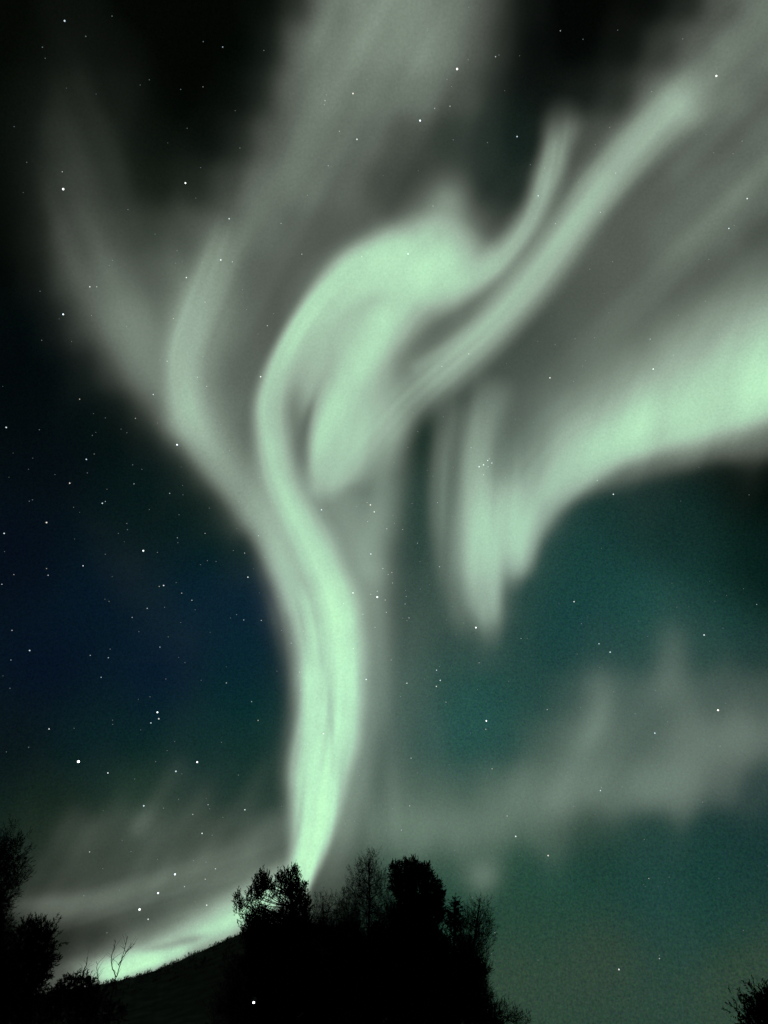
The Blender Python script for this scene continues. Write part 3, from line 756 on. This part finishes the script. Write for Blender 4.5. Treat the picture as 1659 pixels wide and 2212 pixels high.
def cone(u, v0, v1, w0, w1, n, r):
    out = []
    for k in range(n):
        t = rng.random()**0.8
        v = v0+(v1-v0)*t; ww = w0+(w1-w0)*t
        out.append((u+rng.uniform(-ww, ww), v, r*rng.uniform(.6, 1.2)*(.5+.5*t), r*rng.uniform(.5, .9)*(.6+.4*t)))
    return out

#TREES_BEGIN
# --- pine with the open, tufted top in front of the ribbon's foot
tufts = [(513,1950,7,13,.8),(511,1972,7,10,.6),(521,1966,8,14,.5),(531,1952,5,12,.5),(527,1985,9,9,.6),(538,1940,5,12,.8),(541,1960,9,13,.5),(549,1968,6,14,.6),
 (523,2002,7,8,.6),(540,1984,9,9,.7),
 (552,1925,7,18,1.),(562,1908,8,15,1.2),(570,1915,8,14,1.2),(577,1910,6,13,1.2),(565,1930,12,14,1.2),(556,1945,9,12,1.),(583,1918,5,12,.9),(588,1938,6,12,.5),(596,1932,7,12,.5),(578,1945,7,9,.4),(571,1955,6,8,.5),
 (603,1908,5,12,1.),(610,1912,7,13,1.),(616,1903,5,14,1.),(622,1914,7,13,1.2),(630,1902,5,15,1.1),(638,1900,5,15,1.2),(640,1915,6,14,1.2),(628,1926,14,12,1.3),(612,1930,9,10,.8),(605,1945,8,9,.45),(617,1950,8,10,.45),(607,1962,7,8,.45),(619,1938,8,9,.6),
 (651,1922,7,10,1.),(656,1920,4,7,.8),(644,1940,14,16,1.4),(655,1948,11,16,1.4),(636,1952,12,14,1.3),(662,1962,8,14,1.3),
 (560,1978,16,14,1.4),(578,1982,14,12,1.3),(600,1982,14,11,1.3),(622,1972,16,14,1.4),(645,1976,20,18,1.4),(550,1998,18,14,1.4),(535,2014,13,12,1.4),(530,2032,9,12,1.)]
tufts += [(564,1894,2.6,12,1.8),(551,1912,2.6,12,1.6),(571,1902,2.6,11,1.7),(579,1899,2.6,10,1.6),(589,1924,2.6,11,1.3),(513,1938,2.6,10,1.6),(520,1955,2.6,9,1.2),(541,1930,2.6,10,1.5),(534,1944,2.4,9,1.2),
 (599,1898,2.6,10,1.6),(607,1902,2.6,10,1.6),(615,1891,2.6,12,1.8),(623,1900,2.6,10,1.6),(630,1890,2.6,12,1.8),(638,1885,2.8,13,1.9),(645,1906,2.6,10,1.6),(657,1914,4,5,1.4)]
tufts += mass(545,665,1998,2060,34,17) + mass(538,665,2050,2180,44,20)
make_tree('pine_tree', 'black pine with an open tufted top standing before the foot of the bright ribbon', 'tree', 40.0,
          [(632,1905),(628,1960),(622,2030),(616,2120),(612,2210)], tufts, dens=235, r0=.17, L=.27, W=.08, width=.026, up=1.2)

# --- dense round topped pine
dn = [(852,1880,8,13,1.),(858,1892,14,16),(872,1876,13,14),(886,1869,10,11),(896,1868,9,9),(904,1880,12,12),(924,1876,6,10,1.),(918,1888,14,14),(884,1890,22,18),(928,1902,10,14),
 (900,1905,26,18),(866,1912,20,20),(856,1918,11,10),(940,1916,11,10),(948,1914,5,8,.9),(930,1928,20,18),(952,1936,9,8),(958,1934,5,6,.9),(947,1948,11,8),(900,1930,30,20),(872,1936,20,16),(936,1950,14,10),(915,1955,26,18),(885,1960,26,20)]
dn += mass(862,945,1962,2080,40,20) + mass(850,960,2070,2190,40,21)
make_tree('pine_tree', 'dense black pine with a round lobed top, crispest of the treetops at the middle', 'tree', 39.0,
          [(892,1880),(896,1960),(900,2060),(902,2210)], dn, dens=330, r0=.18, L=.22, W=.10, width=.026, up=.45)

# --- slim spruce right of it
sp = [(983,1948,3,9,1.),(983,1960,6,10,1.1),(981,1975,10,11,1.2),(988,1958,4,8),(976,1985,14,12,1.2),(985,1995,16,13,1.2)]
sp += cone(982,1990,2200,14,46,70,15)
make_tree('spruce_tree', 'slim black spruce with a pointed tip just right of the round topped pine', 'tree', 36.0,
          [(983,1945),(982,2000),(981,2210)], sp, dens=260, r0=.11, L=.22, W=.09, up=.1, mat=M_SPRUCE)

# --- feathery tree between the pines, seen soft
fe = [(795,1862,14,18,.5),(806,1858,10,14,.4),(786,1876,16,18,.5),(812,1880,18,18,.4),(768,1885,14,14,.35),(798,1890,18,18,.8),(770,1905,20,16,.5),(824,1896,14,14,.35),(800,1915,26,20,.9),(765,1930,26,20,.8),(828,1918,16,18,.6),(795,1945,32,20,1.1),(835,1945,20,18,1.),(755,1960,26,20,.9),(790,1975,34,20,1.2),(830,1980,30,20,1.2),(750,1990,26,20,1.)]
fe += mass(740,850,1990,2190,56,24)
make_tree('birch_tree', 'feathery dark tree with fine twigs rising between the two pines', 'tree', 47.0,
          [(797,1855),(798,1900),(796,1980),(794,2210)], fe, dens=120, r0=.13, L=.4, W=.16, width=.013, mat=M_TWIG, up=1.2, nn=9)

# --- thinner feathery tree next to the tufted pine
fe = [(694,1950,10,16,.5),(700,1962,14,14,.5),(685,1970,14,14,.6),(712,1960,14,16,.4),(725,1948,12,18,.3),(733,1965,16,18,.45),(690,1990,22,16,.9),(715,1985,22,16,.8),(740,1990,20,18,.7),(680,2005,20,16,1.)]
fe += mass(672,760,2005,2190,48,22)
make_tree('birch_tree', 'lower feathery dark tree right beside the tufted pine', 'tree', 45.0,
          [(696,1948),(700,2000),(702,2210)], fe, dens=120, r0=.10, L=.36, W=.15, width=.013, mat=M_TWIG, up=1.1, nn=9)

# --- feathery tree at the right end of the clump
fe = [(1032,1960,12,12,.4),(1043,1955,12,12,.5),(1050,1968,12,12,.45),(1022,1972,16,14,.6),(1042,1984,20,16,.7),(1010,1990,18,16,.9),(1050,2000,16,18,.6),(1030,2010,26,18,1.),(1058,2020,12,16,.5),(1048,2035,18,16,.7),(1025,2040,26,20,1.1),(1055,2048,12,12,.4),(1030,2065,22,16,.9),(1045,2070,10,12,.4)]
fe += mass(985,1030,2010,2190,34,22) + mass(1010,1040,2080,2200,16,18)
make_tree('birch_tree', 'feathery dark tree at the right end of the tree clump', 'tree', 42.0,
          [(1036,1955),(1028,2010),(1016,2080),(1008,2210)], fe, dens=130, r0=.11, L=.34, W=.14, width=.013, mat=M_TWIG, up=.9, nn=9)

# --- low shrubs along the right foot
fe = [(1050,2150,16,14,.5),(1062,2168,18,14,.7),(1080,2180,18,12,.6),(1045,2180,24,18,1.2),(1100,2192,20,12,.7),(1075,2200,26,14,1.2),(1120,2204,18,10,.7),(1105,2212,30,10,1.2),(1060,2215,30,14,1.3),(1030,2195,26,22,1.3),(1136,2212,14,8,.6)]
make_tree('shrub', 'low dark shrub sloping away from the right foot of the clump', 'shrub', 34.0,
          [(1068,2168),(1064,2230)], fe, dens=150, r0=.05, L=.3, W=.12, width=.013, mat=M_TWIG, up=.9, nn=9)

# --- young spruces filling the foot of the clump
for u, v0, Yd, wd, lab in [(560,2040,35,40,'young black spruce at the left foot of the clump, under the tufted pine'),
                           (660,1985,36,52,'young black spruce right under the tufted pine'),
                           (735,2010,35,50,'young black spruce below the lower feathery tree'),
                           (820,1985,36,52,'young black spruce below the taller feathery tree'),
                           (945,1985,34.5,52,'young black spruce under the round topped pine')]:
    make_tree('spruce_tree', lab, 'tree', Yd, [(u, v0), (u, 2230)], [(u, v0+10, 4, 10)] + cone(u, v0+12, 2235, 8, wd, 64, 17),
              dens=240, r0=.09, L=.24, W=.10, up=.1, mat=M_SPRUCE, group='young spruces at the foot of the clump')

for u, v0, ru, Yd, lab in [(512,2078,20,33,'small black shrub against the hill at the left foot of the clump'),
                           (500,2140,30,31,'wider black shrub low at the left foot of the clump, left of the lamp'),
                           (1035,2120,22,35,'black shrub under the feathery tree at the right end of the clump')]:
    fe = [(u, v0, ru*.5, 12, .6), (u-ru*.6, v0+16, ru*.5, 12, .6), (u+ru*.5, v0+14, ru*.6, 14, .9), (u, v0+34, ru, 18, 1.), (u-ru*.4, v0+60, ru*1.1, 22, 1.), (u+ru*.5, v0+80, ru*1.2, 30, 1.1), (u-ru*.3, v0+30, ru*1.4, 30, .25)]
    make_tree('shrub', lab, 'shrub', Yd, [(u, v0+10), (u+4, v0+100)], fe, dens=170, r0=.05, L=.28, W=.11, width=.013, mat=M_TWIG, up=.8, nn=10)

# --- left edge
fe = [(30,1835,18,20,.35),(8,1830,22,24,.5),(20,1860,26,22,.8),(40,1870,14,18,.4),(0,1865,26,26,1.),(28,1895,22,18,.8),(5,1905,26,22,1.1),(20,1925,22,16,.7),(0,1945,20,16,.7),(-30,1880,30,60,1.1),(-20,1960,24,40,1.),(35,1860,34,50,.25),(15,1815,30,30,.2)]
fe += mass(-60,10,1950,2200,40,26)
make_tree('birch_tree', 'tall dark tree cut off by the left edge of the view', 'tree', 32.0,
          [(5,1825),(-8,1900),(-14,2000),(-16,2230)], fe, dens=170, r0=.14, L=.34, W=.14, width=.014, mat=M_TWIG, up=.7, nn=10)
fe = [(70,2000,18,14,.5),(88,2005,14,14,.5),(55,2010,18,16,.7),(78,2020,24,16,1.),(100,2025,12,14,.5),(45,2035,24,18,1.),(85,2045,24,18,1.1),(106,2050,8,14,.5),(60,2065,30,20,1.2),(96,2075,16,16,.9),(108,2080,8,10,.5),(40,2090,30,22,1.2),(85,2100,24,16,1.),(98,2112,10,10,.5),(60,2120,30,20,1.2),(30,2140,30,20,1.2),(75,2140,20,14,.8),(85,2030,40,44,.2),(105,2090,22,40,.2),(50,2165,30,16,1.2),(20,2190,36,22,1.2)]
make_tree('spruce_tree', 'bushy dark spruce at lower left below the pale arc', 'tree', 36.0,
          [(74,1995),(70,2060),(66,2230)], fe, dens=200, r0=.12, L=.28, W=.12, mat=M_SPRUCE, up=.4)

# --- low bush on the skyline
fe = [(160,2112,12,9),(178,2112,14,9),(190,2118,12,8),(150,2120,14,9),(170,2124,22,12),(136,2130,14,8),(120,2140,14,8),(200,2126,10,8),(150,2140,26,14),(185,2140,24,14),(112,2150,14,8),(140,2160,36,16),(200,2160,36,20),(95,2166,20,12),(150,2190,60,24),(80,2195,40,24),(230,2190,50,20)]
make_tree('shrub', 'low rounded black bush on the skyline at lower left', 'shrub', 60.0,
          [(168,2120),(166,2180),(166,2226)], fe, dens=90, r0=.07, L=.3, W=.14, mat=M_SPRUCE, up=.3, width=.035)

# --- bottom right corner
fe = [(1640,2160,14,14,.5),(1655,2155,16,14,.6),(1628,2175,14,12,.6),(1648,2180,20,16,1.),(1618,2192,14,12,.6),(1640,2205,26,14,1.2),(1665,2190,20,30,1.2),(1610,2210,14,10,.7),(1680,2180,20,30,1.2),(1650,2230,44,20,1.2),(1635,2150,34,22,.25),(1605,2185,24,26,.25)]
make_tree('shrub', 'dark bushy treetop in the lower right corner', 'shrub', 30.0,
          [(1652,2155),(1655,2240)], fe, dens=200, r0=.06, L=.26, W=.11, mat=M_TWIG, up=.7, nn=9)

# --- scrub that roughens the hill's skyline: one mass
k_ = np.argmin(abs(rad-RH))
rows = rng.integers(k_-9, k_+2, 9000); cols = rng.integers(60, len(us)-1, 9000)
hvv = hv.reshape(len(rad), len(us), 3)
fr = rng.random((9000, 1))
cc = hvv[rows, cols]*(1-fr) + hvv[rows, np.minimum(cols+1, len(us)-1)]*fr + np.array([0, 0, -.15])
clump = fil_noise(cols/3.0, rows*0.7)
keep = clump > 0.42
cc = cc[keep]; hgt = (0.25 + 1.3*(clump[keep]-.42))*rng.uniform(.5, 1.3, keep.sum())
ax = rng.normal(0, .3, (len(cc), 3)) + np.array([0, 0, 1.0]); ax /= np.linalg.norm(ax, axis=1, keepdims=True)
V_, F_, F2_ = sprigs(cc, ax, hgt, hgt*.5, 7, .08)
me = np_mesh('scrub', V_, np.vstack([F_, np.stack([F2_[:, 0], F2_[:, 1], F2_[:, 2], F2_[:, 2]], -1)]) if False else F_)
tag(link('scrub', me, M_TWIG), 'low dark scrub along the skyline of the hill at lower left', 'scrub', kind='stuff')

# --- bare saplings against the bright arc
def sapling(label, Y, stems, r0, ntw):
    """stems: list of polylines of directions, from the foot up"""
    f0 = at(*stems[0][0], Y)
    root = empty('bare_sapling', (f0[0], f0[1], 0))
    tag(root, label, 'tree', 'bare saplings against the bright arc')
    tb = TB(); tw = TB()
    for si, st in enumerate(stems):
        P = np.array([at(u, v, Y) for u, v in st])
        P[:, 1] += np.linspace(0, rng.normal(0, .6), len(P))
        if si == 0: P = np.vstack([[P[0][0], Y, -0.2], P])
        k = 14; s = np.linspace(0, 1, k); q = np.linspace(0, 1, len(P))
        P = np.stack([np.interp(s, q, P[:, i]) for i in range(3)], -1)
        P[1:-1] += rng.normal(0, .02, (k-2, 3))
        tb.tube(P, r0*(1-.85*s)+.008, 6)
        for j in range(ntw):
            i = rng.integers(k//3, k-1)
            dv = np.array([rng.normal(0, .5), rng.normal(0, .5), rng.uniform(.5, 1.1)])
            tw.tube(curve(P[i], P[i]+dv*rng.uniform(.3, .9), -.05, 5), np.linspace(.013, .005, 5), 4)
    tb.build('trunk', M_BARK, root, True); tw.build('branches', M_TWIG, root, True)
sapling('tallest bare sapling with forked stems against the bright arc', 62.0,
        [[(248,2118),(254,2095),(259,2070),(264,2045),(268,2018)], [(250,2110),(243,2090),(240,2072),(246,2050),(250,2030)], [(256,2085),(266,2068),(278,2052),(288,2044)]], .036, 12)
sapling('thin bare sapling left of the forked one', 62.0, [[(213,2122),(212,2105),(212,2090),(214,2078)]], .032, 7)
sapling('short bare sapling rising from the low bush', 61.0, [[(180,2108),(181,2094),(184,2078),(183,2066)]], .05, 7)
#TREES_END

# ================================================================== LAMP
Lp = at(548, 2164, 29.0)
root = empty('yard_lamp', (Lp[0], Lp[1], 0))
tag(root, 'lone white lamp glowing at the dark foot of the trees', 'lamp')
tb = TB()
tb.tube(np.array([[Lp[0], Lp[1], -.1], [Lp[0], Lp[1], .1], [Lp[0], Lp[1], Lp[2]-.09]]), [.06, .04, .03], 10)
tb.build('pole', M_METAL, root, True)
tb = TB()
zs = np.array([.13, .12, .085]); tb.tube(np.stack([np.full(3, Lp[0]), np.full(3, Lp[1]), Lp[2]+np.array([.05, .09, .13])], -1), [.11, .09, .012], 14)
tb.build('lamp_shade', M_METAL, root, True)
bm = bmesh.new(); bmesh.ops.create_uvsphere(bm, u_segments=14, v_segments=10, radius=.03)
me = bpy.data.meshes.new('bulb'); bm.to_mesh(me); bm.free()
b = link('bulb', me, mat_emit('lamp_light', (.85, .92, 1.0), 8.0), root); b.location = (0, 0, float(Lp[2]) - .02)
